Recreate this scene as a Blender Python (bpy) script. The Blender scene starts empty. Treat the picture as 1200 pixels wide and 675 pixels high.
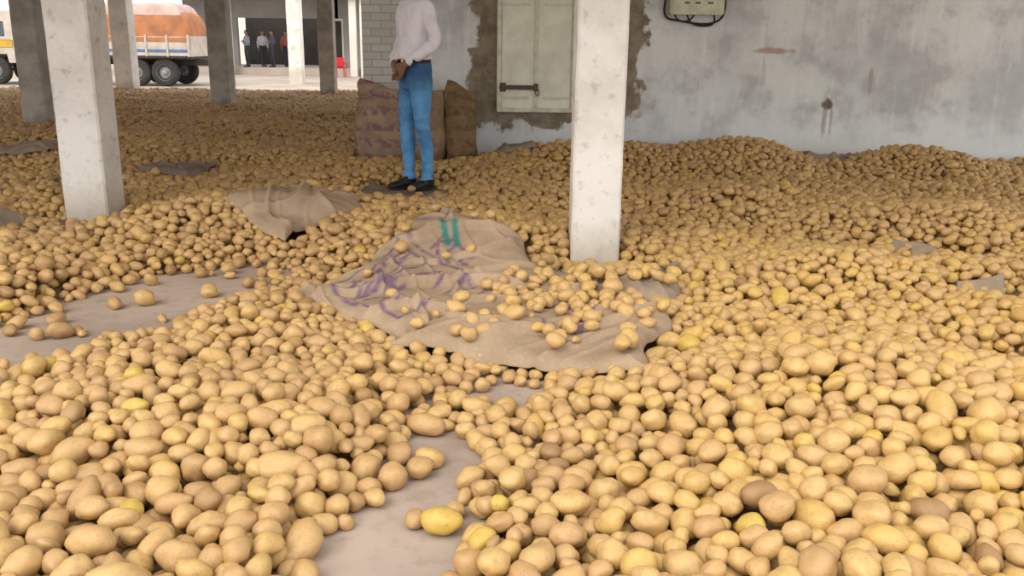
import bpy, bmesh, math, random, time
import numpy as np
from mathutils import Vector, Matrix, Euler, noise as mnoise
random.seed(7); rng=np.random.RandomState(7)
scene=bpy.context.scene
scene.view_settings.view_transform='Standard'
scene.view_settings.exposure=0.0

# ------------------------------------------------------------------ helpers
def link(o,parent=None):
    scene.collection.objects.link(o)
    if parent: o.parent=parent
    return o
def empty(name,loc=(0,0,0),rz=0):
    e=bpy.data.objects.new(name,None); e.location=loc; e.rotation_euler=(0,0,rz); e.empty_display_size=.2
    return link(e)
class NT:
    def __init__(s,name,rough=.8,spec=.3):
        s.m=bpy.data.materials.new(name); s.m.use_nodes=True; s.t=s.m.node_tree; s.t.nodes.clear()
        s.out=s.t.nodes.new('ShaderNodeOutputMaterial'); s.b=s.t.nodes.new('ShaderNodeBsdfPrincipled')
        s.t.links.new(s.b.outputs[0],s.out.inputs[0]); s.b.inputs['Roughness'].default_value=rough
        s.b.inputs['Specular IOR Level'].default_value=spec
    def put(s,sock,v):
        if isinstance(v,bpy.types.NodeSocket): s.t.links.new(v,sock)
        elif isinstance(v,(tuple,list)) and len(v)==3 and sock.type=='RGBA': sock.default_value=(*v,1)
        else: sock.default_value=v
    def math(s,op,a,b=0.0,clamp=False):
        n=s.t.nodes.new('ShaderNodeMath'); n.operation=op; n.use_clamp=clamp; s.put(n.inputs[0],a); s.put(n.inputs[1],b); return n.outputs[0]
    def coord(s,k='Object'): return s.t.nodes.new('ShaderNodeTexCoord').outputs[k]
    def mapping(s,v,scale=(1,1,1),loc=(0,0,0)):
        n=s.t.nodes.new('ShaderNodeMapping'); s.put(n.inputs['Vector'],v); n.inputs['Scale'].default_value=scale; n.inputs['Location'].default_value=loc; return n.outputs[0]
    def noise(s,v,scale=5,detail=4,rough=.55):
        n=s.t.nodes.new('ShaderNodeTexNoise'); s.put(n.inputs['Vector'],v); n.inputs['Scale'].default_value=scale; n.inputs['Detail'].default_value=detail; n.inputs['Roughness'].default_value=rough; return n.outputs['Fac']
    def ss(s,v,a,b):
        n=s.t.nodes.new('ShaderNodeMapRange'); n.interpolation_type='SMOOTHSTEP'; s.put(n.inputs[0],v); n.inputs[1].default_value=a; n.inputs[2].default_value=b; return n.outputs[0]
    def mix(s,f,a,b):
        n=s.t.nodes.new('ShaderNodeMix'); n.data_type='RGBA'; s.put(n.inputs[0],f); s.put(n.inputs[6],a); s.put(n.inputs[7],b); return n.outputs[2]
    def sep(s,v):
        n=s.t.nodes.new('ShaderNodeSeparateXYZ'); s.put(n.inputs[0],v); return n.outputs
    def attr(s,name,typ='GEOMETRY'):
        n=s.t.nodes.new('ShaderNodeAttribute'); n.attribute_name=name; n.attribute_type=typ; return n.outputs['Fac']
    def wave(s,v,scale,dist=1,dirn='X'):
        n=s.t.nodes.new('ShaderNodeTexWave'); n.bands_direction=dirn; s.put(n.inputs['Vector'],v); n.inputs['Scale'].default_value=scale; n.inputs['Distortion'].default_value=dist; return n.outputs['Fac']
    def color(s,c): s.put(s.b.inputs['Base Color'],c)
    def bump(s,h,st=.3,d=.01):
        n=s.t.nodes.new('ShaderNodeBump'); s.put(n.inputs['Height'],h); n.inputs['Strength'].default_value=st; n.inputs['Distance'].default_value=d; s.t.links.new(n.outputs[0],s.b.inputs['Normal'])
def simple(name,c,c2=None,scale=6,rough=.7,bump=.15,spec=.3,metal=0):
    k=NT(name,rough,spec); v=k.coord(); n=k.noise(v,scale,5)
    if c2 is None: c2=tuple(x*.72 for x in c)
    k.color(k.mix(k.ss(n,.35,.68),c,c2)); k.b.inputs['Metallic'].default_value=metal
    if bump: k.bump(n,bump,.01)
    return k.m
def mesh_obj(name,bm,mats,parent=None,smooth=True,loc=None):
    me=bpy.data.meshes.new(name); bm.normal_update(); bm.to_mesh(me); bm.free()
    for m in (mats if isinstance(mats,(list,tuple)) else [mats]): me.materials.append(m)
    if smooth:
        for p in me.polygons: p.use_smooth=True
    o=bpy.data.objects.new(name,me)
    if loc: o.location=loc
    return link(o,parent)
def box(name,c,s,mat,parent=None,bev=.006,rot=(0,0,0)):
    bm=bmesh.new(); bmesh.ops.create_cube(bm,size=1)
    for v in bm.verts: v.co=Vector((v.co.x*s[0],v.co.y*s[1],v.co.z*s[2]))
    if bev: bmesh.ops.bevel(bm,geom=bm.edges[:],offset=bev,segments=2,affect='EDGES')
    o=mesh_obj(name,bm,mat,parent,False); o.location=c; o.rotation_euler=rot; return o
def catmull(P,n):
    P=[np.array(p,float) for p in P]; out=[]
    for i in range(len(P)-1):
        p0=P[max(i-1,0)];p1=P[i];p2=P[i+1];p3=P[min(i+2,len(P)-1)]
        for k in range(n):
            t=k/n; out.append(.5*((2*p1)+(-p0+p2)*t+(2*p0-5*p1+4*p2-p3)*t*t+(-p0+3*p1-3*p2+p3)*t**3))
    out.append(P[-1]); return out
def tube(bm,pts,seg=16,side=(1,0,0),n=4,power=2.0,mi=0):
    S=catmull(pts,n); side=Vector(side); rings=[]
    for i,p in enumerate(S):
        c=Vector(p[:3]); a=Vector(S[max(i-1,0)][:3]); b=Vector(S[min(i+1,len(S)-1)][:3]); t=(b-a).normalized()
        u=side-t*side.dot(t)
        if u.length<1e-3: u=Vector((0,1,0))-t*t.y
        u.normalize(); w=t.cross(u); r=[]
        for k in range(seg):
            an=2*math.pi*k/seg; ca,sa=math.cos(an),math.sin(an)
            ca=math.copysign(abs(ca)**(2/power),ca); sa=math.copysign(abs(sa)**(2/power),sa)
            r.append(bm.verts.new(c+u*ca*max(p[3],.0005)+w*sa*max(p[4],.0005)))
        rings.append(r)
    for i in range(len(rings)-1):
        for k in range(seg):
            f=bm.faces.new((rings[i][k],rings[i][(k+1)%seg],rings[i+1][(k+1)%seg],rings[i+1][k])); f.material_index=mi
    f=bm.faces.new(rings[0][::-1]); f.material_index=mi
    f=bm.faces.new(rings[-1]); f.material_index=mi
def ellipsoid(bm,c,r,sub=3,mi=0):
    g=bmesh.ops.create_icosphere(bm,subdivisions=sub,radius=1)
    for v in g['verts']: v.co=Vector((v.co.x*r[0]+c[0],v.co.y*r[1]+c[1],v.co.z*r[2]+c[2]))
    for f in {f for v in g['verts'] for f in v.link_faces}: f.material_index=mi
def curve(name,pts,r,mat,parent=None):
    cu=bpy.data.curves.new(name,'CURVE'); cu.dimensions='3D'; cu.bevel_depth=r; cu.bevel_resolution=3
    sp=cu.splines.new('NURBS'); sp.points.add(len(pts)-1)
    for p,q in zip(sp.points,pts): p.co=(*q,1)
    sp.use_endpoint_u=True; sp.order_u=3; sp.resolution_u=8
    cu.materials.append(mat); o=bpy.data.objects.new(name,cu); return link(o,parent)

# ------------------------------------------------------------------ camera
cam=bpy.data.cameras.new('camera'); co=bpy.data.objects.new('camera',cam); link(co)
cam.sensor_width=36; cam.lens=36*1050/1200; cam.clip_end=300
co.matrix_world=Matrix.Translation((0,0,1.35))@Matrix.Rotation(math.radians(90-15.4),4,'X')@Matrix.Rotation(math.radians(.74),4,'Z')
scene.camera=co

# ------------------------------------------------------------------ world & lights
w=bpy.data.worlds.new('overcast_sky'); scene.world=w; w.use_nodes=True
bg=w.node_tree.nodes['Background']; bg.inputs[0].default_value=(.97,.97,.98,1); bg.inputs[1].default_value=1.85
sl=bpy.data.lights.new('sun','SUN'); sl.energy=1.9; sl.angle=math.radians(38); sl.color=(1,.93,.80)
so=bpy.data.objects.new('sun',sl); link(so); so.rotation_euler=(math.radians(48),0,math.radians(-34))

# ------------------------------------------------------------------ surface materials
k=NT('floor_concrete',.85,.25); v=k.coord(); a=k.noise(v,1.3,6); b=k.noise(v,18,5); 
c=k.mix(k.ss(a,.35,.65),(.46,.37,.30),(.35,.28,.23)); c=k.mix(k.math('MULTIPLY',k.ss(b,.5,.8),.5),c,(.24,.18,.14)); c=k.mix(k.math('MULTIPLY',k.ss(k.noise(v,4,6,.7),.52,.7),.45),c,(.26,.19,.14)); k.color(c); k.bump(b,.2,.01); M_floor=k.m
k=NT('yard_ground',.9,.1); v=k.coord(); a=k.noise(v,.5,6); k.color(k.mix(k.ss(a,.35,.65),(.46,.39,.33),(.36,.30,.25))); M_yard=k.m

k=NT('wall_whitewash',.9,.15); v=k.coord(); X,Yc,Z=k.sep(v)
n1=k.noise(v,1.1,7,.6); n2=k.noise(v,7,6,.65); n3=k.noise(k.mapping(v,(5,1,.6)),1.6,5,.6); n5=k.noise(v,2.2,8,.72); n6=k.noise(k.mapping(v,(9,1,.5),(3,0,1)),1.8,6,.7)
base=k.mix(k.ss(n1,.36,.64),(.74,.76,.73),(.52,.535,.53))
base=k.mix(k.math('MULTIPLY',k.ss(n3,.50,.75),.55),base,(.84,.85,.83))
base=k.mix(k.math('MULTIPLY',k.ss(n5,.50,.68),.42),base,(.42,.41,.39))
base=k.mix(k.math('MULTIPLY',k.ss(n6,.56,.70),.35),base,(.42,.38,.33))
base=k.mix(k.math('MULTIPLY',k.ss(n2,.56,.76),.4),base,(.38,.36,.32))
low=k.math('SUBTRACT',1.0,k.ss(k.math('ADD',Z,k.math('MULTIPLY',n5,.8)),.55,1.15))
base=k.mix(k.math('MULTIPLY',low,.6),base,(.76,.80,.82))
def blob(cx,cz,rx,rz,amt=.25):
    dx=k.math('DIVIDE',k.math('SUBTRACT',X,cx),rx); dz=k.math('DIVIDE',k.math('SUBTRACT',Z,cz),rz)
    d=k.math('SQRT',k.math('ADD',k.math('MULTIPLY',dx,dx),k.math('MULTIPLY',dz,dz)))
    d=k.math('ADD',d,k.math('MULTIPLY',k.math('SUBTRACT',n2,.5),amt*8))
    return k.math('SUBTRACT',1.0,k.ss(d,.6,1.2))
base=k.mix(k.math('MULTIPLY',blob(2.95,1.28,.24,.04),.75),base,(.42,.25,.15))
base=k.mix(k.math('MULTIPLY',blob(3.62,.68,.08,.055),.9),base,(.13,.07,.05))
base=k.mix(k.math('MULTIPLY',blob(3.61,.5,.03,.22),.6),base,(.30,.24,.19))
base=k.mix(k.math('MULTIPLY',blob(3.69,.52,.018,.16),.5),base,(.30,.24,.19))
base=k.mix(k.math('MULTIPLY',blob(4.1,.98,.03,.18),.5),base,(.28,.23,.19))
wob=k.math('MULTIPLY',k.math('SUBTRACT',k.noise(v,2.6,6,.6),.5),.7)
dx=k.math('SUBTRACT',k.math('ABSOLUTE',k.math('SUBTRACT',X,.48)),.97); dz=k.math('SUBTRACT',.42,Z)
d=k.math('ADD',k.math('MAXIMUM',dx,dz),wob)
patch=k.math('SUBTRACT',1.0,k.ss(d,-.02,.03))
cem=k.mix(k.ss(n2,.35,.7),(.31,.255,.18),(.18,.15,.105))
base=k.mix(patch,base,cem); k.color(base); k.bump(k.math('ADD',n2,k.math('MULTIPLY',patch,-.6)),.4,.018); M_wall=k.m

k=NT('brick_whitewash',.9,.15); v=k.coord(); bt=k.t.nodes.new('ShaderNodeTexBrick')
cx=k.t.nodes.new('ShaderNodeCombineXYZ'); X,Yc,Z=k.sep(v); k.put(cx.inputs[0],k.math('ADD',X,Yc)); k.put(cx.inputs[1],Z); k.put(bt.inputs['Vector'],cx.outputs[0])
bt.inputs['Scale'].default_value=1; bt.inputs['Brick Width'].default_value=.23; bt.inputs['Row Height'].default_value=.085; bt.inputs['Mortar Size'].default_value=.008
bt.inputs['Color1'].default_value=(.60,.59,.53,1); bt.inputs['Color2'].default_value=(.50,.49,.44,1); bt.inputs['Mortar'].default_value=(.42,.40,.36,1)
k.color(bt.outputs[0]); k.bump(k.math('SUBTRACT',1.0,bt.outputs['Fac']),.6,.01); M_brick=k.m

k=NT('pillar_plaster',.9,.15); v=k.coord(); n1=k.noise(v,2.2,6,.6); n2=k.noise(v,14,6,.65); n3=k.noise(k.mapping(v,(1,1,.4)),5,6,.7); Z=k.sep(v)[2]
c=k.mix(k.ss(n1,.36,.66),(.82,.79,.74),(.66,.63,.58)); c=k.mix(k.math('MULTIPLY',k.ss(n2,.54,.72),.6),c,(.40,.36,.31)); c=k.mix(k.math('MULTIPLY',k.ss(n3,.56,.68),.6),c,(.36,.33,.28))
c=k.mix(k.math('MULTIPLY',k.math('SUBTRACT',1.0,k.ss(k.math('ADD',Z,k.math('MULTIPLY',n2,.2)),.12,.5)),.5),c,(.50,.42,.32))
k.color(c); k.bump(n2,.4,.012); M_pil=k.m
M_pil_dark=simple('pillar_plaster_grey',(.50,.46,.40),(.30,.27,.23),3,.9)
M_ceil=simple('ceiling_paint',(.75,.72,.66),(.6,.57,.52),1,.9,.05)

# ------------------------------------------------------------------ room shell
box('floor',(-4.5,10.6,-.175),(25,26,.35),M_floor,bev=0)
box('ground',(-10,45,-.40),(120,160,.1),M_yard,bev=0)
box('wall_back',(4.4,10.75,1.725),(11.3,.3,3.45),M_wall,bev=0)
o=bpy.data.objects['wall_back']
for vv in o.data.vertices: vv.co+=o.location
o.location=(0,0,0)
box('wall_pier',(-1.49,10.70,1.725),(.48,.42,3.45),M_brick,bev=.01)
box('ceiling',(-4.5,13.2,3.55),(25,20.8,.2),M_ceil,bev=0)
box('trim_beam_edge',(-4.5,23.4,3.3),(25,.3,.3),M_pil_dark)

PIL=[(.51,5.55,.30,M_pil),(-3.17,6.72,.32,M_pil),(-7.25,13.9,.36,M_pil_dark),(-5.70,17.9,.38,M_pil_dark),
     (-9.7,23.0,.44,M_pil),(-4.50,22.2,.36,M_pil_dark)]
def pillar(x,y,wd,mat,z0=0,z1=3.46):
    bm=bmesh.new(); n=40; rings=[]
    for i in range(n+1):
        z=z0+(z1-z0)*i/n; r=[]
        ch=.014
        h=wd/2
        for sx,sy in ((1,-1),(1,1),(-1,1),(-1,-1)):
            pts=[(sx*h,sy*(h-ch)),(sx*(h-ch),sy*h)]
            if sx*sy<0: pts=pts[::-1]
            for q in pts:
                j=mnoise.noise(Vector((x*3+q[0]*4,y+q[1]*4,z*1.7)))*.012+mnoise.noise(Vector((x*3+q[0]*14,y+q[1]*14,z*9)))*.006
                r.append(bm.verts.new((q[0]*(1+j*3),q[1]*(1+j*3),z)))
        rings.append(r)
    for i in range(n):
        m=len(rings[0])
        for kk in range(m): bm.faces.new((rings[i][kk],rings[i][(kk+1)%m],rings[i+1][(kk+1)%m],rings[i+1][kk]))
    bm.faces.new(rings[0][::-1]); bm.faces.new(rings[-1])
    return mesh_obj('concrete_pillar',bm,mat,None,False,(x,y,0))
for p in PIL: pillar(*p[:4])
pillar(-8.4,35.5,.5,M_pil,-.36,3.4)

# ------------------------------------------------------------------ pile height function
def segd(X,Y,a,b):
    ax,ay=a;bx,by=b; dx,dy=bx-ax,by-ay; t=np.clip(((X-ax)*dx+(Y-ay)*dy)/(dx*dx+dy*dy),0,1)
    return np.hypot(X-ax-t*dx,Y-ay-t*dy),t
def polyd(X,Y,P):
    dm=np.full(X.shape,1e9); ins=np.zeros(X.shape,bool)
    for i in range(len(P)):
        a=P[i];b=P[(i+1)%len(P)]; d,_=segd(X,Y,a,b); dm=np.minimum(dm,d)
        cond=((a[1]>Y)!=(b[1]>Y)); xi=(b[0]-a[0])*(Y-a[1])/((b[1]-a[1])+1e-12)+a[0]; ins^=(cond&(X<xi))
    return np.where(ins,-dm,dm)
W=[(rng.uniform(1,3.2),rng.uniform(0,6.3),rng.uniform(0,6.3)) for _ in range(14)]
def nz(X,Y,f=1):
    s=0
    for kf,a,ph in W: s=s+np.sin(f*kf*(X*math.cos(a)+Y*math.sin(a))+ph)
    return s/5.0
def g(X,Y,cx,cy,sx,sy): return np.exp(-((X-cx)/sx)**2-((Y-cy)/sy)**2)
def sst(x): x=np.clip(x,0,1); return x*x*(3-2*x)
LP=[(-2.75,3.55),(-2.6,3.95),(-2.32,4.2),(-2.22,4.65),(-1.98,5.0),(-1.6,5.25),(-1.36,5.15),(-1.48,4.6),(-1.70,3.95),(-2.0,3.5)]
SQ_A=[(-1.14,4.45),(-.50,3.70),(.36,4.82),(-.42,5.95)]
SQ_B=[(-.50,3.72),(.50,3.28),(.78,4.05),(.02,4.75)]
SQ_C=[(.30,4.30),(.80,4.30),(1.0,5.10),(.20,5.15)]
SQ_D=[(-1.95,6.05),(-1.42,5.50),(-1.10,6.50),(-1.72,7.35)]
SQ_E=[(-1.50,7.85),(-.85,7.7),(-.8,8.3),(-1.35,8.45)]
def Tf(X,Y):
    N=nz(X,Y); t=.11+.042*N+.020*nz(Y,X,3)
    d,_=segd(X,Y,(-2.35,5.85),(-1.0,6.7)); t=t+.14*np.exp(-(d/.5)**2)
    t=t+.17*g(X,Y,-3.05,4.65,.42,.55)+.14*g(X,Y,-.4,5.55,.7,.55)+.09*g(X,Y,-1.2,2.8,.7,.55)+.15*g(X,Y,1.3,2.8,.8,.8)
    t=t+.20*g(X,Y,3.0,6.3,.9,.6)+.14*g(X,Y,1.75,4.8,.55,.4)+.15*g(X,Y,1.6,7.0,.6,.5)+.12*g(X,Y,2.6,3.9,.5,.4)+.10*g(X,Y,4.4,7.9,.8,.5)-.06*g(X,Y,2.2,5.9,.5,.4)-.05*g(X,Y,3.2,7.6,.9,.4)
    cr=.10*sst((X+.5)/1.1)+.12*g(X,0*Y,1.2,0,1.2,1)+.14*g(X,0*Y,2.5,0,.5,1)+.10*g(X,0*Y,4.3,0,.5,1)+.03*N-.10*sst((X-4.5)/.6)-.06*g(X,0*Y,3.4,0,.4,1)
    t=t+np.where(X>-.9,cr,0)*np.where(Y<9.6,np.exp(-((Y-9.6)/.85)**2),1-.6*sst((Y-9.7)/.7))
    t=np.where(Y>11,.09+.04*N,t)
    wob=.06*nz(X,Y,4)
    dp=polyd(X,Y,LP); t=t*sst((dp+wob*.7-.01)/.22)
    for a,b,w0,w1 in (((-.42,1.2),(-.33,2.15),.18,.13),((-.33,2.15),(-.25,2.8),.10,.05),((-.03,3.22),(.03,3.30),.035,.03)):
        d,tt=segd(X,Y,a,b); t=t*sst((d-(w0+(w1-w0)*tt)+wob*.7)/.2)
    for cx,cy,r in ((2.1,3.5,.14),(2.62,4.75,.12),(2.75,5.6,.12),(-2.2,2.95,.05)):
        d=np.hypot((X-cx)/1.5,Y-cy); t=t*sst((d-r+wob*.3)/.14)
    d=np.hypot((X+.95),(Y-8.0)); t=np.where(d<1.2,t*sst((d-.28)/.5),t)
    d=np.hypot((X+3.25)/1.25,(Y-6.2)/1.15); t=t*(.10+.90*sst((d-.25)/.4))
    d=np.hypot((X-.52)/1.1,(Y-5.1)/1.15); t=t*(.20+.80*sst((d-.15)/.4))
    return np.maximum(t,0)
x0,x1,y0,y1,gs=-17.0,7.5,1.2,23.4,.04
gx=np.arange(x0,x1,gs); gy=np.arange(y0,y1,gs); GX,GY=np.meshgrid(gx,gy,indexing='ij')
TG=Tf(GX,GY)
Bg=np.maximum(0,TG-.12); Lg=TG-.045; Pg=np.clip((TG-.004)/.045,0,1)
Pg=np.maximum(Pg,.025)
for i,(SQ,pr) in enumerate(((SQ_A,.010),(SQ_C,.04),(SQ_B,.04),(SQ_D,.004),(SQ_E,.01))):
    dp=polyd(GX,GY,SQ)+.02*nz(GX,GY,3); ins=dp<.0
    P=np.full_like(TG,pr)
    if i==0: P=P+.10*g(GX,GY,.2,4.7,.12,.15)
    if i==1: P=P+.14*g(GX,GY,.55,4.55,.2,.2)
    if i==2: P=P+.22*g(GX,GY,.25,4.2,.35,.27)+.10*g(GX,GY,-.12,3.8,.15,.15)
    Bg=np.where(ins,TG+.045,Bg); Lg=np.where(ins,TG+.055,Lg); Pg=np.where(ins,P,Pg)
sh=TG.shape
BL=Bg.tolist(); LL=Lg.tolist(); PP=Pg.tolist(); si,sj=sh[0]-1,sh[1]-1
# ------------------------------------------------------------------ potato deposition
C=.1; grid={}
pos=[];rad=[]
def allowed(x,y):
    if abs(x)>.64*y+.7: return False
    if x>-1.8 and y>10.55: return False
    for p in PIL:
        h=p[2]/2+.03
        if abs(x-p[0])<h and abs(y-p[1])<h: return False
    if y>23.2 or x>7.3: return False
    if 9.88<y<10.5 and -1.78<x<-.38: return False
    return True
zones=[(1.4,5.5,1200),(5.5,10.55,800),(10.55,23.2,360)]
R=random.random; sq=math.sqrt
for (ya,yb,dens) in zones:
    xm=.64*yb+.7
    n=int(dens*2*xm*(yb-ya))
    far=ya>10
    K=3 if far else 6
    for _ in range(n):
        y=ya+R()*(yb-ya); x=(R()*2-1)*xm
        if (far and x>-1.8) or abs(x)>.64*y+.7: continue
        i=min(max(int((x-x0)/gs),0),si); j=min(max(int((y-y0)/gs),0),sj); p0=PP[i][j]
        if R()>p0: continue
        r=min(max(random.gauss(.0292,.0062),.017),.047)
        if far: r*=1.08
        elif y<3.4: r*=1.0+.13*min(1,(3.4-y)/.8)
        best=None
        for q in range(K):
            cx=x+(R()-.5)*.10*(q>0); cy=y+(R()-.5)*.10*(q>0)
            i=min(max(int((cx-x0)/gs),0),si); j=min(max(int((cy-y0)/gs),0),sj)
            if q and PP[i][j]<.6*p0: continue
            z=BL[i][j]+r*.88
            ci=int(cx//C);cj=int(cy//C)
            for a in (ci-1,ci,ci+1):
                for b in (cj-1,cj,cj+1):
                    L=grid.get((a,b))
                    if L:
                        for (px,py,pz,pr) in L:
                            dx=px-cx;dy=py-cy; rr=pr+r; s=rr*rr-dx*dx-dy*dy
                            if s>0:
                                zz=pz+sq(s)*.93
                                if zz>z: z=zz
            if best is None or z<best[2]: best=(cx,cy,z,i,j)
        cx,cy,z,i,j=best
        if z-r>max(LL[i][j],0.003) or not allowed(cx,cy): continue
        grid.setdefault((int(cx//C),int(cy//C)),[]).append((cx,cy,z,r)); pos.append((cx,cy,z)); rad.append(r)
NP=len(pos)
pos=np.array(pos,np.float32); rad=np.array(rad,np.float32)

k=NT('potato_skin',.38,.42)
tone=k.attr('tone','INSTANCER'); v=k.coord(); rnd=k.t.nodes.new('ShaderNodeObjectInfo').outputs['Random']
off=k.t.nodes.new('ShaderNodeVectorMath'); off.operation='ADD'; k.put(off.inputs[0],v); cmb=k.t.nodes.new('ShaderNodeCombineXYZ'); k.put(cmb.inputs[0],k.math('MULTIPLY',rnd,50)); k.put(off.inputs[1],cmb.outputs[0])
vv=off.outputs[0]
rp=k.t.nodes.new('ShaderNodeValToRGB'); k.put(rp.inputs[0],tone); e=rp.color_ramp.elements
e[0].position=0; e[0].color=(.30,.17,.075,1); e[1].position=1; e[1].color=(.62,.43,.09,1)
for p_,c_ in ((.12,(.42,.25,.105,1)),(.3,(.53,.33,.145,1)),(.55,(.60,.39,.155,1)),(.8,(.61,.395,.12,1))):
    q=e.new(p_); q.color=c_
n1=k.noise(vv,1.6,4); n2=k.noise(vv,9,4,.6); n3=k.noise(vv,4,5,.7)
c=k.mix(k.math('MULTIPLY',k.ss(n1,.42,.75),.45),rp.outputs[0],(.38,.235,.09))
c=k.mix(k.math('MULTIPLY',k.ss(n3,.55,.68),.40),c,(.32,.20,.10))
c=k.mix(k.math('MULTIPLY',k.ss(n2,.57,.72),.55),c,(.20,.115,.05))
k.color(c); k.bump(n2,.2,.02); k.put(k.b.inputs['Roughness'],k.math('ADD',.28,k.math('MULTIPLY',n3,.28))); M_pot=k.m
src=bpy.data.collections.new('potato_variants')
for q in range(10):
    bm=bmesh.new(); bmesh.ops.create_icosphere(bm,subdivisions=3,radius=1)
    el=[1.08,1.18,1.25,1.32,1.42,1.12,1.5,1.22,1.3,1.16][q]; s3=[.95,.9,.86,.92,.88,.96,.9,.84,.9,.93][q]; tp=rng.uniform(-.18,.18); bend=rng.uniform(-.1,.1)
    for vt in bm.verts:
        p=vt.co.copy(); nn=mnoise.noise(p*1.1+Vector((q*7,0,0)))*.17+mnoise.noise(p*2.6+Vector((q*3,5,0)))*.07
        p*=1+nn; p=Vector((p.x*el,p.y*(1+tp*p.x)+bend*p.x*p.x,p.z*s3*(1+tp*p.x))); vt.co=p
    me=bpy.data.meshes.new('potato_%d'%q); bm.to_mesh(me); bm.free(); me.materials.append(M_pot)
    for p in me.polygons: p.use_smooth=True
    src.objects.link(bpy.data.objects.new('potato_%d'%q,me))
me=bpy.data.meshes.new('potato_pile'); me.vertices.add(NP); me.vertices.foreach_set('co',pos.ravel())
rot=np.zeros((NP,3),np.float32); rot[:,0]=rng.uniform(-.5,.5,NP)+rng.choice([0,math.pi],NP); rot[:,1]=rng.normal(0,.32,NP); rot[:,2]=rng.uniform(0,6.283,NP)
scl=np.repeat(rad[:,None],3,1)*rng.uniform(.96,1.10,(NP,3)).astype(np.float32)
tn=rng.beta(3.0,3.0,NP)*.76+.10+.12*np.clip(pos[:,0]/1.5,-.8,1)*(pos[:,1]<6)+.04*nz(pos[:,0],pos[:,1],1.4)
rr_=rng.rand(NP); tn[rr_<.012]=.97; tn[rr_>.994]=.03; tn=np.clip(tn,0,1).astype(np.float32)
for nm,ty,arr in (('prot','FLOAT_VECTOR',rot),('pscl','FLOAT_VECTOR',scl.astype(np.float32))):
    a=me.attributes.new(nm,ty,'POINT'); a.data.foreach_set('vector',arr.ravel())
a=me.attributes.new('pidx','INT','POINT'); a.data.foreach_set('value',rng.randint(0,10,NP).astype(np.int32))
a=me.attributes.new('tone','FLOAT','POINT'); a.data.foreach_set('value',tn)
pile=bpy.data.objects.new('potato_pile',me)
ng=bpy.data.node_groups.new('potato_instances','GeometryNodeTree')
ng.interface.new_socket('Geometry',in_out='INPUT',socket_type='NodeSocketGeometry'); ng.interface.new_socket('Geometry',in_out='OUTPUT',socket_type='NodeSocketGeometry')
gi=ng.nodes.new('NodeGroupInput'); go=ng.nodes.new('NodeGroupOutput'); iop=ng.nodes.new('GeometryNodeInstanceOnPoints'); ci=ng.nodes.new('GeometryNodeCollectionInfo')
ci.inputs['Collection'].default_value=src; ci.inputs['Separate Children'].default_value=True; ci.inputs['Reset Children'].default_value=True
def na(nm,ty):
    n=ng.nodes.new('GeometryNodeInputNamedAttribute'); n.data_type=ty; n.inputs['Name'].default_value=nm
    return next(o for o in n.outputs if o.enabled and o.name=='Attribute')
e2r=ng.nodes.new('FunctionNodeEulerToRotation')
L=ng.links.new
L(gi.outputs[0],iop.inputs['Points']); L(ci.outputs[0],iop.inputs['Instance']); iop.inputs['Pick Instance'].default_value=True
L(na('pidx','INT'),iop.inputs['Instance Index']); L(na('prot','FLOAT_VECTOR'),e2r.inputs[0]); L(e2r.outputs[0],iop.inputs['Rotation']); L(na('pscl','FLOAT_VECTOR'),iop.inputs['Scale'])
L(iop.outputs[0],go.inputs[0])

# heap core under the loose top layers, darkened to paint shade in the gaps
M_core_shade=simple('potato_core_gap_shade',(.20,.12,.045),(.11,.065,.028),30,.9,.3)
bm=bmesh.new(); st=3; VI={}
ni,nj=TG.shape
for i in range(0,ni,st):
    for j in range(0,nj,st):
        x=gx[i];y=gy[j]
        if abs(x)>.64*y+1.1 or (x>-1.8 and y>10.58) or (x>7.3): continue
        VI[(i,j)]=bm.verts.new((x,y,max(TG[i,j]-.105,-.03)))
for (i,j),v_ in VI.items():
    q=[VI.get((i,j)),VI.get((i+st,j)),VI.get((i+st,j+st)),VI.get((i,j+st))]
    if all(q) and max(t_.co.z for t_ in q)>-.02: bm.faces.new(q)
for v_ in [v_ for v_ in bm.verts if not v_.link_faces]: bm.verts.remove(v_)
mesh_obj('heap_core',bm,M_core_shade,pile)

# ------------------------------------------------------------------ flat jute sacks
def jute(name,c1,c2,ink=True):
    k=NT(name,.95,.08); v=k.coord(); wa=k.wave(v,60,.6,'X'); wb=k.wave(v,60,.6,'Y'); n=k.noise(v,3,6,.6); f=k.noise(v,60,3)
    wv=k.math('MULTIPLY',wa,wb)
    c=k.mix(k.ss(n,.35,.68),c1,c2); c=k.mix(k.math('MULTIPLY',wv,.25),c,tuple(x*.5 for x in c1)); c=k.mix(k.math('MULTIPLY',k.ss(f,.5,.75),.3),c,tuple(min(x*1.3,1) for x in c1))
    if ink:
        m1=k.math('MULTIPLY',k.attr('ink'),k.ss(k.noise(v,14,4),.25,.58)); c=k.mix(k.math('MULTIPLY',m1,.8,True),c,(.13,.07,.165))
        m2=k.math('MULTIPLY',k.attr('teal'),k.ss(k.noise(v,14,4),.3,.5)); c=k.mix(k.math('MULTIPLY',m2,.9,True),c,(.02,.20,.18))
    k.color(c); k.bump(wv,.4,.003); return k.m
M_jute=jute('jute_flat',(.45,.335,.23),(.33,.24,.16))
M_jute2=jute('jute_grey',(.40,.31,.23),(.28,.22,.165))
M_jute3=jute('jute_dark',(.33,.26,.20),(.21,.17,.135))
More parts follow.
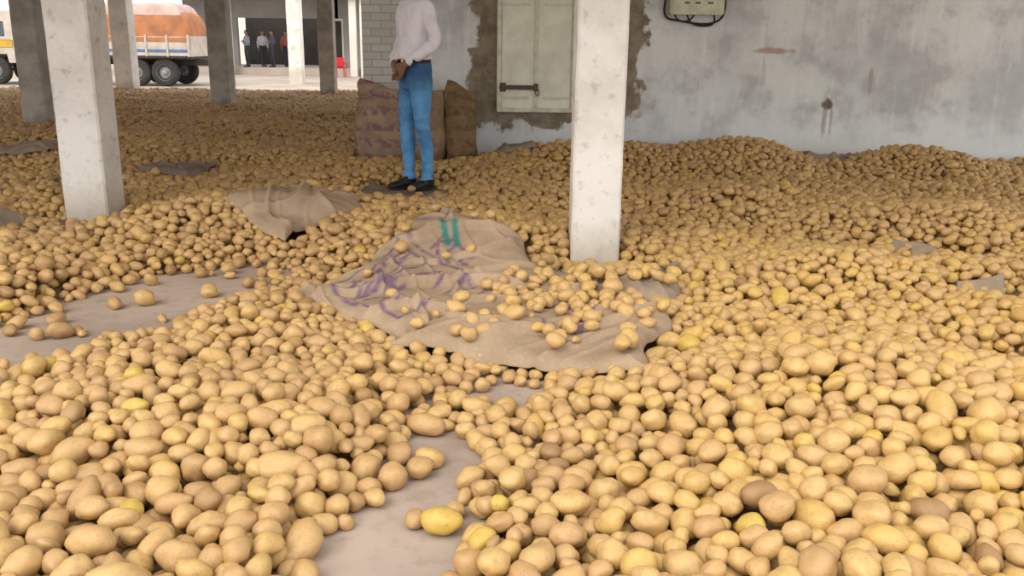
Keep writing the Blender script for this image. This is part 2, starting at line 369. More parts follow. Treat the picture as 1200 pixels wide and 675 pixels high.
def flat_sack(SQ,mat,lift=.035,seed=0,strokes=(),teal=(),wr=.018,nu=110):
    P=[np.array(p) for p in SQ]; U,V=np.meshgrid(np.linspace(0,1,nu),np.linspace(0,1,nu),indexing='ij')
    XX=(P[0][0]*(1-U)+P[1][0]*U)*(1-V)+(P[3][0]*(1-U)+P[2][0]*U)*V
    YY=(P[0][1]*(1-U)+P[1][1]*U)*(1-V)+(P[3][1]*(1-U)+P[2][1]*U)*V
    ed=1-np.minimum(np.minimum(U,1-U),np.minimum(V,1-V))*2
    e4=ed**6
    XX=XX+e4*.06*nz(YY*1.7+seed,XX*.6,3); YY=YY+e4*.06*nz(XX*1.7+seed,YY*.5,3)
    ang=seed*1.3
    ZZ=Tf(XX,YY)
    s=XX*math.cos(ang)+YY*math.sin(ang); t=-XX*math.sin(ang)+YY*math.cos(ang)
    f=np.maximum(0,1-np.abs(np.sin(s*4.5+1.5*np.sin(t*3+seed)+nz(XX,YY,1.3)))*3.2)**1.4
    f2=np.maximum(0,1-np.abs(np.sin(t*7+2*np.sin(s*4)+seed))*3.5)**1.4
    f3=np.maximum(0,1-np.abs(np.sin(s*12+3*np.sin(t*5+seed)))*3)
    ZZ=ZZ+lift+(wr*f*1.7+wr*1.1*f2+wr*.4*f3)*(1-.5*e4)+wr*.6*nz(XX+seed,YY,5)+.005*nz(XX,YY,14)*(1-e4)
    ZZ=ZZ-(ed**14)*.060
    ZZ=np.maximum(ZZ,.012)
    mesh=bpy.data.meshes.new('jute_sack'); nv=nu*nu
    vs=np.stack([XX,YY,ZZ],-1).reshape(-1,3)
    vs2=vs.copy(); vs2[:,2]-=.006
    faces=[]
    for i in range(nu-1):
        for j in range(nu-1):
            a=i*nu+j; faces.append((a,a+nu,a+nu+1,a+1))
    faces2=[(a+nv,d+nv,c+nv,b+nv) for a,b,c,d in faces]
    bd=[i*nu for i in range(nu)]+[(nu-1)*nu+j for j in range(1,nu)]+[i*nu+nu-1 for i in range(nu-2,-1,-1)]+[j for j in range(nu-2,0,-1)]
    fr=[(bd[i],bd[i]+nv,bd[(i+1)%len(bd)]+nv,bd[(i+1)%len(bd)]) for i in range(len(bd))]
    mesh.from_pydata(np.concatenate([vs,vs2]).tolist(),[],faces+faces2+fr)
    for nm,sts,wd in (('ink',strokes,.011),('teal',teal,.020)):
        m=np.zeros(U.shape)
        for stt in sts:
            for a,b in zip(stt[:-1],stt[1:]):
                d,_=segd(U,V,a,b); m=np.maximum(m,np.clip(1.4-d/wd,0,1))
        at=mesh.attributes.new(nm,'FLOAT','POINT'); at.data.foreach_set('value',np.concatenate([m.ravel()]*2).astype(np.float32))
    mesh.materials.append(mat); mesh.polygons.foreach_set('use_smooth',[True]*len(mesh.polygons))
    return link(bpy.data.objects.new('jute_sack',mesh))
def scrib(x,y,s,n,seed):
    r=random.Random(seed); out=[]
    for i in range(n):
        out.append([(x+r.uniform(-s,s),y+r.uniform(-s,s)) for _ in range(3)])
    return out
def letters(rows):
    G={'P':[[(0,0),(0,1),(.7,1),(.7,.5),(0,.5)]],'O':[[(0,0),(0,1),(.7,1),(.7,0),(0,0)]],'T':[[(.35,0),(.35,1)],[(0,1),(.7,1)]],'A':[[(0,0),(.35,1),(.7,0)],[(.15,.4),(.55,.4)]],
       'G':[[(.7,1),(0,1),(0,0),(.7,0),(.7,.5),(.4,.5)]],'R':[[(0,0),(0,1),(.7,1),(.7,.5),(0,.5),(.7,0)]],'N':[[(0,0),(0,1),(.7,0),(.7,1)]],'K':[[(0,0),(0,1)],[(.7,1),(0,.5),(.7,0)]],'E':[[(.7,0),(0,0),(0,1),(.7,1)],[(0,.5),(.5,.5)]],'4':[[(.5,0),(.5,1),(0,.4),(.7,.4)]],'X':[[(0,0),(.7,1)],[(0,1),(.7,0)]],'L':[[(0,1),(0,0),(.7,0)]]}
    out=[]
    for txt,u0,v0,sz,wd in rows:
        for i,chh in enumerate(txt):
            for st_ in G.get(chh,[]): out.append([(u0+(i*wd)+x*wd*.85,v0+y*sz) for x,y in st_])
    return out
inkA=letters([('GRAN',.14,.14,.17,.17),('POTATO',.12,.40,.13,.12),('KG4',.30,.62,.10,.10)])+[[(.08,.09),(.85,.08),(.88,.6)],[(.08,.58),(.6,.60)],[(.05,.72),(.2,.80),(.12,.92)]]+scrib(.35,.3,.2,4,3)
tealA=[[(.25,.74),(.36,.69)],[(.27,.80),(.40,.72)],[(.08,.93),(.14,.90)],[(.10,.97),(.17,.92)]]
flat_sack(SQ_A,M_jute,.038,1,inkA,tealA,.030,170)
flat_sack(SQ_C,M_jute2,.026,3.1,scrib(.5,.5,.2,7,8),[[(.3,.7),(.5,.75)]],.014)
flat_sack(SQ_B,M_jute,.044,2.2,letters([('TX4',.35,.55,.2,.12)])+scrib(.6,.35,.12,4,6),[],.024,130)
flat_sack(SQ_D,M_jute,.040,4.4,scrib(.4,.5,.15,3,9),[],.03)
flat_sack(SQ_E,M_jute3,.0,5.2,[],[],.006)
flat_sack([(-4.3,6.0),(-3.62,5.9),(-3.5,6.5),(-4.4,6.7)],M_jute3,.05,6.1,[],[],.02)
flat_sack([(-3.6,8.5),(-3.1,8.45),(-3.05,9.3),(-3.5,9.4)],M_jute3,.05,7.1,[],[],.02)
flat_sack([(-5.6,9.6),(-5.1,9.6),(-5.0,10.6),(-5.6,10.7)],M_jute2,.06,8.1,[],[],.02)
flat_sack([(-.25,9.9),(.25,9.75),(.35,10.3),(-.15,10.4)],M_jute3,.04,9.1,[],[],.02,60)
flat_sack([(2.4,5.35),(2.75,5.3),(2.85,5.75),(2.5,5.8)],M_jute2,.02,10.1,[],[],.012,60)
flat_sack([(2.45,4.6),(2.75,4.6),(2.8,4.95),(2.5,4.95)],M_jute2,.015,11.1,[],[],.008,60)
flat_sack([(3.1,9.6),(3.7,9.5),(3.75,9.95),(3.1,10.05)],M_jute3,.02,12.1,[],[],.02,60)

# ------------------------------------------------------------------ full standing sacks
def full_sack(x,y,wd,h,dp,rz,mat,seed):
    bm=bmesh.new()
    pts=[(0,0,0,wd*.40,dp*.38),(0,0,.05,wd*.49,dp*.48),(0,0,h*.3,wd*.52,dp*.54),(0,0,h*.6,wd*.50,dp*.5),(0,0,h*.8,wd*.48,dp*.42),(0,0,h*.92,wd*.46,dp*.22),(0,0,h*.97,wd*.47,dp*.07),(.01,0,h,wd*.48,dp*.05)]
    tube(bm,pts,44,(1,0,0),7,2.6)
    for vt in bm.verts:
        p=vt.co; n=mnoise.noise(Vector((p.x*5+seed,p.y*5,p.z*4)))*.028+mnoise.noise(Vector((p.x*14+seed,p.y*14,p.z*14)))*.014
        d=Vector((p.x,p.y,0)); 
        if d.length>1e-4: p+=d.normalized()*n
        if p.z>h*.85: p.z+=math.sin(p.x*16+seed)*.022; p.y+=math.sin(p.x*11+seed)*.02
    o=mesh_obj('full_potato_sack',bm,mat,None,True,(x,y,0)); o.rotation_euler=(0,0,rz)
def sackmat(name,c1,c2,stripe):
    k=NT(name,.95,.08); v=k.coord(); wv=k.math('MULTIPLY',k.wave(v,45,.8,'X'),k.wave(v,45,.8,'Z')); n=k.noise(v,5,6,.6)
    c=k.mix(k.ss(n,.38,.62),c1,c2); n4=k.noise(k.mapping(v,(1,1,.8)),13,5,.7); zz=k.sep(v)[2]; bnd=k.wave(v,1.9,3.0,'Z')
    c=k.mix(k.math('MULTIPLY',k.math('MULTIPLY',k.ss(n4,.44,.55),k.ss(bnd,.25,.6)),.75),c,stripe); c=k.mix(k.math('MULTIPLY',wv,.3),c,tuple(q*.4 for q in c1)); k.color(c); k.bump(k.math('ADD',wv,k.math('MULTIPLY',n4,3)),.6,.015); return k.m
M_s1=sackmat('sack_purple_print',(.52,.37,.25),(.40,.28,.19),(.28,.11,.16))
M_s2=sackmat('sack_brown',(.36,.24,.12),(.26,.17,.085),(.20,.12,.07))
M_s3=sackmat('sack_tan',(.46,.33,.20),(.35,.24,.14),(.34,.16,.14))
full_sack(-1.50,10.12,.50,.86,.36,.05,M_s1,1); full_sack(-.99,10.22,.46,.83,.32,-.05,M_s3,5); full_sack(-.60,10.2,.34,.85,.32,.05,M_s2,9)

# ------------------------------------------------------------------ window shutters
win=empty('window_1',(.245,10.6,0))
M_sh=simple('shutter_paint',(.84,.84,.68),(.70,.70,.55),4,.55,.12); M_fr=simple('shutter_frame_paint',(.74,.73,.58),(.58,.56,.44),9,.7); M_iron=simple('iron_bolt',(.09,.075,.06),(.16,.09,.05),20,.6,.2,.4,.5)
for nm,c,s in (('frame_left',(-.425,-.03,1.235),(.05,.08,1.35)),('frame_right',(.425,-.03,1.235),(.05,.08,1.35)),('frame_sill',(0,-.03,.585),(.9,.09,.05)),('frame_head',(0,-.03,1.885),(.9,.08,.05))): box(nm,c,s,M_fr,win)
for s in (-1,1):
    nm='shutter_left' if s<0 else 'shutter_right'
    box(nm,(s*.201,-.03,1.235),(.394,.04,1.25),M_sh,win,.004)
    for q,zz in enumerate((.72,1.75)): box(nm+'_strap_%d'%q,(s*.23,-.054,zz),(.30,.008,.035),M_fr,win,.002)
box('meeting_strip',(0,-.056,1.235),(.045,.014,1.24),M_fr,win,.003)
box('bolt_bar',(-.2,-.078,.84),(.44,.02,.05),M_iron,win,.005); box('bolt_staple',(.0,-.085,.84),(.05,.03,.09),M_iron,win,.005); box('bolt_plate',(-.38,-.065,.84),(.07,.03,.1),M_iron,win,.004)
curve('bolt_ring',[(.02,-.09,.83),(.04,-.11,.78),(.02,-.1,.74),(-.01,-.1,.78),(.0,-.09,.83)],.006,M_iron,win)

# ------------------------------------------------------------------ electrical box
eb=empty('electrical_box',(2.02,10.6,.05)); M_eb=simple('meter_box_paint',(.66,.66,.45),(.52,.52,.35),8,.5); M_blk=simple('black_cable',(.015,.015,.015),(.03,.03,.03),8,.5,0); M_dk=simple('dark_glass',(.10,.11,.10),(.06,.06,.06),5,.2,0)
M_wh=simple('white_plastic',(.8,.8,.75),(.7,.7,.66),5,.4,0)
box('case',(0,-.09,1.87),(.60,.18,.52),M_eb,eb,.012); box('lid',(0,-.186,1.87),(.54,.014,.46),M_eb,eb,.006)
for q,xx in enumerate((-.12,0.0,.14)):
    box('label_%d'%q,(xx,-.196,1.735),(.06,.008,.022),M_dk,eb,.002)
for q,xx in enumerate((-.15,.15)):
    box('meter_window_%d'%q,(xx,-.196,1.93),(.16,.01,.12),M_dk,eb,.004); box('meter_dial_%d'%q,(xx,-.203,1.93),(.10,.008,.04),M_wh,eb,.002)
box('hinge_plate',(-.29,-.18,1.9),(.02,.03,.2),M_iron,eb,.002)
curve('cable_1',[(-.31,-.05,1.9),(-.36,-.05,1.7),(-.33,-.05,1.57),(-.2,-.06,1.55),(.05,-.06,1.51),(.22,-.06,1.52),(.33,-.05,1.6),(.34,-.05,1.8),(.3,-.05,1.95)],.012,M_blk,eb)
curve('cable_2',[(-.1,-.08,1.64),(-.08,-.07,1.53),(.1,-.05,1.48),(.25,-.06,1.52),(.2,-.08,1.63)],.010,M_blk,eb)
curve('cable_3',[(.28,-.08,2.1),(.36,-.04,2.3),(.34,-.02,2.8),(.34,-.02,3.38)],.012,M_blk,eb)
curve('cable_4',[(-.24,-.08,1.63),(-.22,-.07,1.55),(-.05,-.05,1.53),(.0,-.08,1.63)],.009,M_blk,eb)

# ------------------------------------------------------------------ people
M_skin=simple('skin',(.30,.15,.085),(.24,.115,.065),8,.55,.05); M_hair=simple('black_hair',(.012,.010,.009),(.02,.017,.014),60,.5,.6)
M_eye=simple('eye_white',(.8,.78,.75),(.7,.68,.66),3,.3,0); M_iris=simple('iris',(.02,.012,.008),(.02,.01,.008),3,.2,0); M_lip=simple('lip',(.28,.10,.08),(.24,.09,.07),9,.5,0)
k=NT('denim',.85,.15); v=k.coord(); n=k.noise(v,6,6,.6); f=k.noise(v,120,2); Z=k.sep(v)[2]
c=k.mix(k.ss(n,.36,.66),(.11,.33,.62),(.05,.17,.38)); c=k.mix(k.math('MULTIPLY',f,.3),c,(.25,.45,.66)); c=k.mix(k.math('MULTIPLY',k.ss(Z,.70,.95),.7),c,(.03,.06,.14)); k.color(c); k.bump(k.noise(v,11,4),.5,.02); M_den=k.m
k=NT('white_shirt',.85,.15); v=k.coord(); n=k.noise(k.mapping(v,(1,1,.6)),9,4); k.color(k.mix(k.ss(n,.4,.7),(.82,.78,.81),(.70,.66,.71))); k.bump(n,.6,.03); M_shirt=k.m
M_shoe=simple('black_shoe',(.015,.015,.017),(.03,.028,.026),10,.4,.1); M_sole=simple('shoe_sole',(.04,.035,.03),None,9,.8); M_belt=simple('leather_belt',(.05,.028,.018),None,10,.5); M_brass=simple('buckle',(.5,.4,.2),None,5,.35,0,.5,1)
def hand(bm,W0,D,S,s=1.0,curl=.6,flip=1,mi=0):
    W0=Vector(W0);D=Vector(D).normalized();S=Vector(S); S=(S-D*S.dot(D)).normalized(); Nn=D.cross(S)*flip
    def P(a,b,c): return W0+D*a*s+S*b*s+Nn*c*s
    tube(bm,[(*P(-.03,0,0),.024*s,.018*s),(*P(0,0,0),.027*s,.018*s),(*P(.03,0,0),.037*s,.017*s),(*P(.065,0,0),.042*s,.015*s),(*P(.09,0,.002),.038*s,.011*s)],14,S,3,2.3,mi)
    for b,ln,cu in ((.030,.072,.9),(.010,.080,1.0),(-.011,.074,1.05),(-.031,.058,1.15)):
        a=.085;c=0;an=.15*curl; pts=[(*P(a-.015,b,0),.0095*s,.0095*s)]
        for q,fr in enumerate((.45,.3,.25)):
            an+=curl*cu*(.35 if q==0 else .55); a+=ln*fr*math.cos(an); c+=ln*fr*math.sin(an); pts.append((*P(a,b*(1+.06*q),c),(.0088-.0009*q)*s,(.0088-.0009*q)*s))
        tube(bm,pts,8,S,3,2,mi)
    tube(bm,[(*P(.015,.022,.004),.013*s,.012*s),(*P(.035,.045,.012),.012*s,.011*s),(*P(.058,.056,.022),.010*s,.0095*s),(*P(.078,.056,.034),.0085*s,.007*s)],8,D,3,2,mi)
def person(name,loc,rz,shirt,pants,pose='clasp',vox=.009,scale=(1,1,1)):
    root=empty(name,loc,rz); root.scale=scale
    bm=bmesh.new()
    tube(bm,[(0,0,.80,.13,.10),(0,.0,.88,.168,.122),(0,.0,.97,.166,.122),(0,0,1.03,.155,.115)],24,n=4,power=2.3)
    tube(bm,[(0,0,1.0,.150,.112),(0,-.005,1.055,.172,.132),(0,-.008,1.12,.170,.132),(0,-.005,1.22,.172,.128),(0,0,1.33,.188,.130),(0,.005,1.41,.188,.115),(0,.01,1.465,.15,.09),(0,.01,1.50,.085,.068)],24,n=4,power=2.3)
    tube(bm,[(0,.012,1.44,.062,.062),(0,.008,1.52,.056,.058),(0,-.005,1.60,.054,.06)],16,n=3)
    tube(bm,[(0,-.035,1.535,.02,.02),(0,-.028,1.55,.042,.05),(0,-.018,1.58,.058,.075),(0,-.008,1.62,.070,.092),(0,0,1.67,.077,.100),(0,.003,1.71,.077,.099),(0,.005,1.745,.066,.084),(0,.006,1.768,.040,.052),(0,.006,1.776,.01,.012)],20,n=3)
    tube(bm,[(0,-.098,1.675,.009,.008),(0,-.108,1.65,.011,.012),(0,-.116,1.632,.016,.014),(0,-.100,1.618,.014,.010)],10,n=3)
    for s in (-1,1): ellipsoid(bm,(s*.079,.008,1.65),(.010,.020,.032),2)
    legs=((-1,-.05),(1,.05)) if pose=='clasp' else ((-1,-.02),(1,.02))
    for s,oy in legs:
        tube(bm,[(s*.075,.005,.93,.080,.105),(s*.083,0,.84,.090,.108),(s*.084,-.012+oy*.3,.68,.078,.088),(s*.078,-.015+oy*.6,.50,.062,.066),(s*.073,.005+oy,.36,.058,.065),(s*.071,.015+oy,.20,.049,.053),(s*.070,.012+oy,.085,.050,.057),(s*.070,.010+oy,.07,.048,.055)],18,n=4)
        tube(bm,[(s*.070,.075+oy,.045,.030,.030),(s*.071,.03+oy,.050,.040,.048),(s*.076,-.04+oy,.045,.041,.042),(s*.083,-.10+oy,.036,.048,.033),(s*.090,-.155+oy,.030,.043,.027),(s*.093,-.195+oy,.024,.022,.016)],16,n=3)
    ends=[]
    for s in (-1,1):
        if pose=='clasp': el=(s*.27,.02,1.16); wr=(s*.085,-.168,.985)
        elif pose=='fold': el=(s*.26,-.03,1.16); wr=(-s*.02,-.17,1.20+s*.02)
        else: el=(s*.25,.03,1.14); wr=(s*.25,-.04,.90)
        sh=(s*.175,.005,1.425)
        mid=[(sh[i]+el[i])/2 for i in range(3)]; m2=[el[i]*.5+wr[i]*.5 for i in range(3)]; m3=[el[i]*.12+wr[i]*.88 for i in range(3)]
        tube(bm,[(s*.12,.005,1.425,.05,.055),(*sh,.060,.062),(mid[0]+s*.012,mid[1],mid[2],.057,.060),(*el,.052,.054),(*m2,.050,.050),(*m3,.042,.042)],16,side=(0,1,0),n=4)
        ends.append((s,el,wr))
    me=bpy.data.meshes.new('tmp'); bm.to_mesh(me); bm.free(); o=bpy.data.objects.new('tmp',me); link(o)
    md=o.modifiers.new('r','REMESH'); md.mode='VOXEL'; md.voxel_size=vox; md.use_smooth_shade=True
    sm=o.modifiers.new('s','SMOOTH'); sm.factor=.5; sm.iterations=3
    dg=bpy.context.evaluated_depsgraph_get(); m2=bpy.data.meshes.new_from_object(o.evaluated_get(dg)); bpy.data.objects.remove(o)
    body=bpy.data.objects.new('body',m2); link(body,root); m2.materials.clear()
    for m in (M_skin,shirt,pants,M_shoe,M_hair,M_belt): m2.materials.append(m)
    for p in m2.polygons:
        x,y,z=p.center; p.use_smooth=True
        if z<.078 or (z<.1 and y<-.075): i=3
        elif abs(x)>.20 and z>.93 and z<1.5: i=1
        elif z<1.005 and not(pose!='hang' and y<-.132 and z>.94): i=2 if (abs(x)<.198) else 1
        elif z<1.035 and y>-.135 and abs(x)<.19: i=5
        elif z<1.49: i=1
        elif z>1.715 or (z>1.60 and y>.035+.0) or (z>1.66 and abs(x)>.068 and y>-.01 and abs(x)<.082): i=4
        else: i=0
        p.material_index=i
    n_=len(m2.vertices); cos=np.empty(n_*3,np.float32); m2.vertices.foreach_get('co',cos); nor=np.empty(n_*3,np.float32); m2.vertices.foreach_get('normal',nor)
    cos=cos.reshape(-1,3); nor=nor.reshape(-1,3); am=np.zeros(n_,np.float32)
    for q_,(x,y,z) in enumerate(cos.tolist()):
        if .1<z<1.0: am[q_]=.008*mnoise.noise(Vector((x*9,y*9,z*24)))+.005*math.sin(z*75+x*20)*max(0,1-abs(z-.5)/.14)+.006*math.sin(z*80+y*20)*max(0,1-abs(z-.13)/.1)
        elif 1.04<z<1.46: am[q_]=.016*mnoise.noise(Vector((x*8+3,y*8,z*9)))+.010*mnoise.noise(Vector((x*18,y*18,z*14)))
    cos=cos+nor*am[:,None]; m2.vertices.foreach_set('co',cos.ravel()); m2.update()
    bm=bmesh.new()
    for s,el,wr in ends:
        fx=Vector(wr)-Vector(el)
        tube(bm,[(*(Vector(wr)-fx*.16),.030,.028),(*wr,.026,.024)],12,n=2)
        if pose=='clasp':
            tgt=Vector((s*-.01,-.172-(.022 if s<0 else 0),.895)); D=tgt-Vector(wr)
            hand(bm,wr,D,(-s*.6,-.1,.8),1.0,.7,flip=(-s))
        else:
            D=(0,-.1,-1) if pose=='hang' else fx
            hand(bm,wr,D,(0,-1,0) if pose=='hang' else (0,0,1),1.0,.6,flip=(1 if s>0 else -1))
    mesh_obj('hands',bm,M_skin,root)
    bm=bmesh.new(); 
    tube(bm,[(0,.012,1.475,.080,.074),(0,.008,1.50,.072,.070),(0,.004,1.522,.064,.066),(0,.006,1.519,.060,.062)],20,n=2)
    mesh_obj('collar',bm,shirt,root)
    bm=bmesh.new()
    for s in (-1,1):
        ellipsoid(bm,(s*.030,-.0935,1.662),(.0135,.008,.007),2,0); ellipsoid(bm,(s*.030,-.1005,1.662),(.005,.002,.0055),2,1)
        tube(bm,[(s*.014,-.104,1.682,.003,.003),(s*.030,-.104,1.688,.004,.004),(s*.048,-.092,1.682,.002,.002)],8,(0,0,1),3,2,2)
    tube(bm,[(-.024,-.100,1.595,.002,.002),(0,-.106,1.597,.005,.005),(.024,-.100,1.595,.002,.002)],8,(0,0,1),3,2,3)
    tube(bm,[(-.026,-.103,1.608,.003,.003),(0,-.110,1.612,.006,.006),(.026,-.103,1.608,.003,.003)],8,(0,0,1),3,2,2)
    mesh_obj('face_features',bm,[M_eye,M_iris,M_hair,M_lip],root)
    box('buckle',(0,-.126,1.02),(.045,.012,.034),M_brass,root,.004)
    bm=bmesh.new()
    for q in range(5): ellipsoid(bm,(0,-.136-.004*(q<2),1.12+.075*q),(.006,.003,.006),1)
    mesh_obj('buttons',bm,M_eye,root)
    for s,oy in legs:
        bm=bmesh.new(); tube(bm,[(s*.070,.078+oy,.010,.026,.010),(s*.071,.03+oy,.010,.042,.011),(s*.076,-.04+oy,.010,.043,.010),(s*.083,-.10+oy,.010,.050,.010),(s*.090,-.16+oy,.010,.044,.010),(s*.093,-.20+oy,.012,.020,.008)],14,n=3)
        mesh_obj('sole_left' if s>0 else 'sole_right',bm,M_sole,root)
    return root
person('man_standing',(-.89,8.25,.022),math.radians(-52),M_shirt,M_den,'clasp',.007,(1.03,1.03,1.125))
cols=[(.25,.28,.35),(.5,.5,.52),(.06,.07,.1),(.35,.1,.08),(.12,.18,.3),(.4,.4,.36)]
for q,(px,py) in enumerate(((-12.9,44.6),(-12.3,45.2),(-11.7,44.7),(-11.2,45.3),(-10.75,44.8))):
    person('bystander',(px,py,-.01),random.uniform(-1.2,1.2),simple('bystander_shirt_%d'%q,cols[q]),simple('bystander_trousers_%d'%q,(.04,.04,.05)),'hang' if q%2 else 'fold',.018,(.97,.97,.97))

# ------------------------------------------------------------------ far building
fb=empty('warehouse_building',(0,0,0)); M_fw=simple('far_wall',(.36,.34,.33),(.27,.26,.25),.6,.9); M_fd=simple('far_interior_shade',(.06,.055,.05),None,1,.9); M_cr=simple('cream_wall',(.75,.71,.64),(.65,.61,.55),.5,.9)  # far interior is painted near black for the shade indoors
box('plinth',(-8,46.8,-.19),(16,6,.36),M_yard,fb,.02)
box('front_wall_right',(-4.9,46.0,1.6),(9.0,.3,3.2),M_fw,fb,0)
box('front_wall_left',(-15.0,46.0,1.6),(2.6,.3,3.2),M_fw,fb,0)
box('lintel',(-11.2,46.0,2.75),(5,.3,.9),M_fw,fb,0)
box('interior_back',(-11.4,49.0,1.6),(5.5,.2,3.2),M_fd,fb,0)
box('verandah_roof',(-11,45.0,3.3),(24,4.2,.22),M_fw,fb,.02)
box('doorway',(-9.0,45.83,1.1),(.9,.06,2.2),M_fd,fb,.01); box('door_frame',(-9.0,45.85,1.15),(1.06,.04,2.32),M_cr,fb,.01)  # doorway is a solid slab in the painted interior shade
for q,xx in enumerate((-13.4,-7.55,-7.05)): box('column_%d'%q,(xx,43.4,1.4),(.34,.34,3.6),M_cr,fb,.02)
box('boundary_wall',(-32,56,1.2),(48,.3,3.2),M_cr,bev=.02)
ch=empty('plastic_chair',(-7.95,42.0,-.35),.4); M_red=simple('red_plastic',(.6,.02,.03),(.45,.01,.02),4,.4,0)
box('seat',(0,0,.43),(.46,.44,.04),M_red,ch,.015); box('backrest',(0,.21,.68),(.44,.03,.42),M_red,ch,.015,(-.15,0,0))
for q,(a,b) in enumerate(((-1,-1),(1,-1),(1,1),(-1,1))): box('leg_%d'%q,(a*.2,b*.19,.21),(.04,.04,.42),M_red,ch,.01)
for s in (-1,1): box('armrest_%d'%(s+1),(s*.23,0,.64),(.04,.4,.03),M_red,ch,.01); box('arm_post_%d'%(s+1),(s*.23,-.18,.53),(.035,.035,.2),M_red,ch,.008)

# ------------------------------------------------------------------ truck (faces -X)
tk=empty('cargo_truck',(-13.35,33.5,-.35),0)
M_tw=simple('truck_cream',(.58,.52,.45),(.45,.39,.33),3,.5); M_tb=simple('truck_blue',(.10,.20,.38),None,3,.5); M_ty=simple('truck_yellow',(.70,.45,.05),None,3,.5); M_or=simple('orange_tarpaulin',(.46,.18,.075),(.32,.13,.06),2.5,.7,.5); M_pk=simple('pink_cover_sheet',(.60,.42,.36),(.46,.31,.27),3,.7,.5); M_rust=simple('truck_rust_orange',(.48,.20,.09),(.36,.15,.07),3,.6)
M_ty2=simple('tyre_rubber',(.03,.03,.03),(.055,.05,.045),12,.85); M_hub=simple('wheel_hub',(.35,.33,.32),(.22,.2,.2),10,.6); M_gl=simple('window_glass',(.05,.07,.09),(.08,.1,.12),2,.1,0,.5); M_ch=simple('chassis_paint',(.06,.05,.045),None,4,.7)
Lb=6.0; bx=-1.0
box('chassis_rail_near',(-1.5,-.45,.82),(7.9,.1,.2),M_ch,tk,.01); box('chassis_rail_far',(-1.5,.45,.82),(7.9,.1,.2),M_ch,tk,.01)
box('bed_floor',(bx,0,1.0),(Lb,2.3,.12),M_ch,tk,.01)
for s,nm in ((-1,'near'),(1,'far')):
    box('side_board_'+nm,(bx,s*1.15,1.38),(Lb,.05,.66),M_tw,tk,.008)
    box('stripe_'+nm,(bx,s*1.178,1.22),(Lb-.1,.012,.10),M_tb,tk,.003); box('stripe_top_'+nm,(bx,s*1.178,1.60),(Lb-.1,.012,.16),M_rust,tk,.003)
    for q in range(9): box('stake_%s_%d'%(nm,q),(bx-Lb/2+.04+q*(Lb-.08)/8,s*1.19,1.4),(.07,.05,.74),M_tw,tk,.006)
    box('mudguard_'+nm,(.8,s*1.05,1.0),(2.1,.3,.05),M_ch,tk,.01)
box('tail_board',(bx+Lb/2,0,1.38),(.05,2.3,.7),M_tw,tk,.01); box('head_board',(bx-Lb/2,0,1.5),(.05,2.3,1.0),M_tw,tk,.01)
def tarp(nm,zb,zt,hx,hy,mat,seed):
    bm=bmesh.new(); nu,nvv=80,40; G=[]
    for i in range(nu):
        r=[]
        for j in range(nvv):
            u=i/(nu-1)*2-1; t=j/(nvv-1)*2-1; hgt=(1-abs(u)**30)*(1-abs(t)**14)
            z=zb+(zt-zb)*hgt+.06*mnoise.noise(Vector((u*5+seed,t*3,0)))*(hgt>.1)
            r.append(bm.verts.new((bx+u*hx,t*hy+.03*mnoise.noise(Vector((u*14,t*4,seed))),z)))
        G.append(r)
    for i in range(nu-1):
        for j in range(nvv-1): bm.faces.new((G[i][j],G[i+1][j],G[i+1][j+1],G[i][j+1]))
    mesh_obj(nm,bm,mat,tk)
tarp('orange_tarpaulin_load',1.62,2.56,Lb/2-.02,1.14,M_or,1); tarp('pink_cover',2.42,2.82,Lb/2-.3,1.0,M_pk,4)
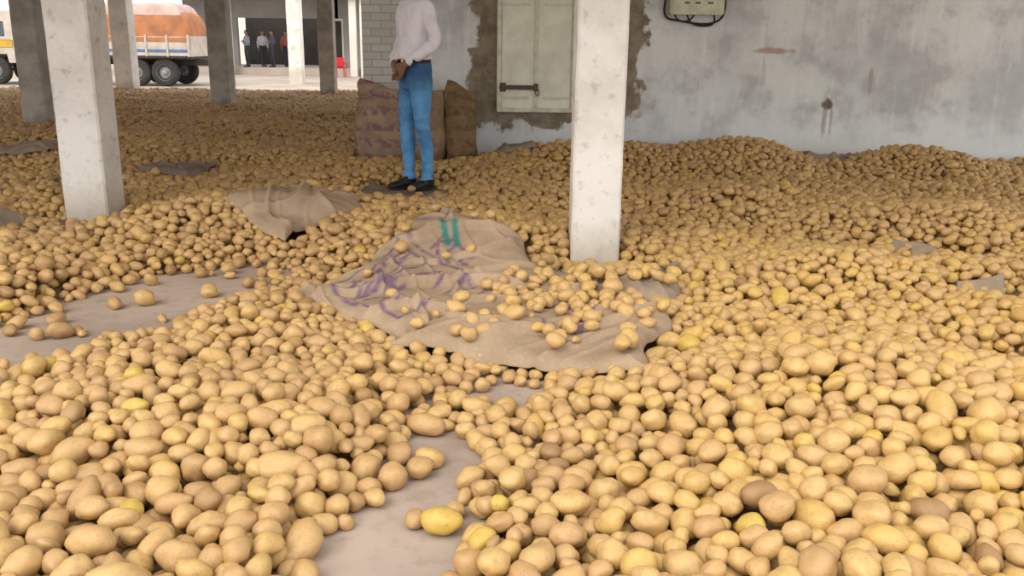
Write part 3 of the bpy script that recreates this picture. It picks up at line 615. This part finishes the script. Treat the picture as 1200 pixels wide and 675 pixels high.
def wheel(nm,x,y):
    bm=bmesh.new(); prof=[(.20,-.10),(.30,-.12),(.43,-.13),(.475,-.10),(.485,-.04),(.485,.04),(.475,.10),(.43,.13),(.30,.12),(.20,.10)]; seg=36; G=[]
    for r,a in prof: G.append([bm.verts.new((r*math.cos(2*math.pi*q/seg),a,r*math.sin(2*math.pi*q/seg))) for q in range(seg)])
    for i in range(len(prof)-1):
        for q in range(seg):
            f=bm.faces.new((G[i][q],G[i][(q+1)%seg],G[i+1][(q+1)%seg],G[i+1][q]))
    def disc(r1,y1,r2,y2):
        A=[bm.verts.new((r1*math.cos(2*math.pi*q/seg),y1,r1*math.sin(2*math.pi*q/seg))) for q in range(seg)]; B=[bm.verts.new((r2*math.cos(2*math.pi*q/seg),y2,r2*math.sin(2*math.pi*q/seg))) for q in range(seg)]
        for q in range(seg): f=bm.faces.new((A[q],A[(q+1)%seg],B[(q+1)%seg],B[q])); f.material_index=1
        return B
    disc(.29,-.125,.23,-.06); b=disc(.23,-.06,.10,-.05); b=disc(.10,-.05,.08,-.13); f=bm.faces.new(b); f.material_index=1
    for q in range(8):
        a=2*math.pi*q/8; ellipsoid(bm,(.16*math.cos(a),-.06,.16*math.sin(a)),(.018,.02,.018),1,1)
    mesh_obj(nm,bm,[M_ty2,M_hub],tk,True,(x,y,.485))
for q,xx in enumerate((.05,1.03)):
    wheel('rear_wheel_%d'%q,xx,-1.0); wheel('rear_wheel_far_%d'%q,xx,.95); box('axle_%d'%q,(xx,0,.5),(.1,1.9,.1),M_ch,tk,.01)
wheel('front_wheel',-4.9,-1.0); wheel('front_wheel_far',-4.9,.95); box('front_axle',(-4.9,0,.5),(.1,1.9,.1),M_ch,tk,.01)
bm=bmesh.new(); prof=[(-5.75,.55),(-5.85,1.3),(-5.6,2.25),(-5.35,2.45),(-4.25,2.5),(-4.15,2.4),(-4.15,.75),(-4.4,.75),(-4.45,1.05),(-5.35,1.05),(-5.4,.55)]
A=[bm.verts.new((x,-1.12,z)) for x,z in prof]; B=[bm.verts.new((x,1.12,z)) for x,z in prof]
bm.faces.new(A); bm.faces.new(B[::-1])
for i in range(len(prof)): bm.faces.new((A[i],B[i],B[(i+1)%len(prof)],A[(i+1)%len(prof)]))
bmesh.ops.recalc_face_normals(bm,faces=bm.faces[:]); mesh_obj('cab',bm,M_tw,tk,False)
for s in (-1,1): box('side_window_%d'%(s+1),(-4.85,s*1.125,1.9),(.8,.02,.5),M_gl,tk,.01); box('door_band_%d'%(s+1),(-4.85,s*1.125,1.4),(1.3,.02,.25),M_ty,tk,.01); box('mirror_%d'%(s+1),(-5.6,s*1.3,1.9),(.06,.12,.35),M_ch,tk,.01)
box('windscreen',(-5.74,0,1.85),(.03,1.9,.6),M_gl,tk,.01,(0,.25,0)); box('bumper',(-5.88,0,.6),(.12,2.3,.22),M_ch,tk,.02); box('sun_visor',(-5.6,0,2.38),(.3,2.2,.16),M_ty,tk,.02)
# instancing switched on last so the dependency graph is only evaluated once with it
link(pile)
md=pile.modifiers.new('instances','NODES'); md.node_group=ng
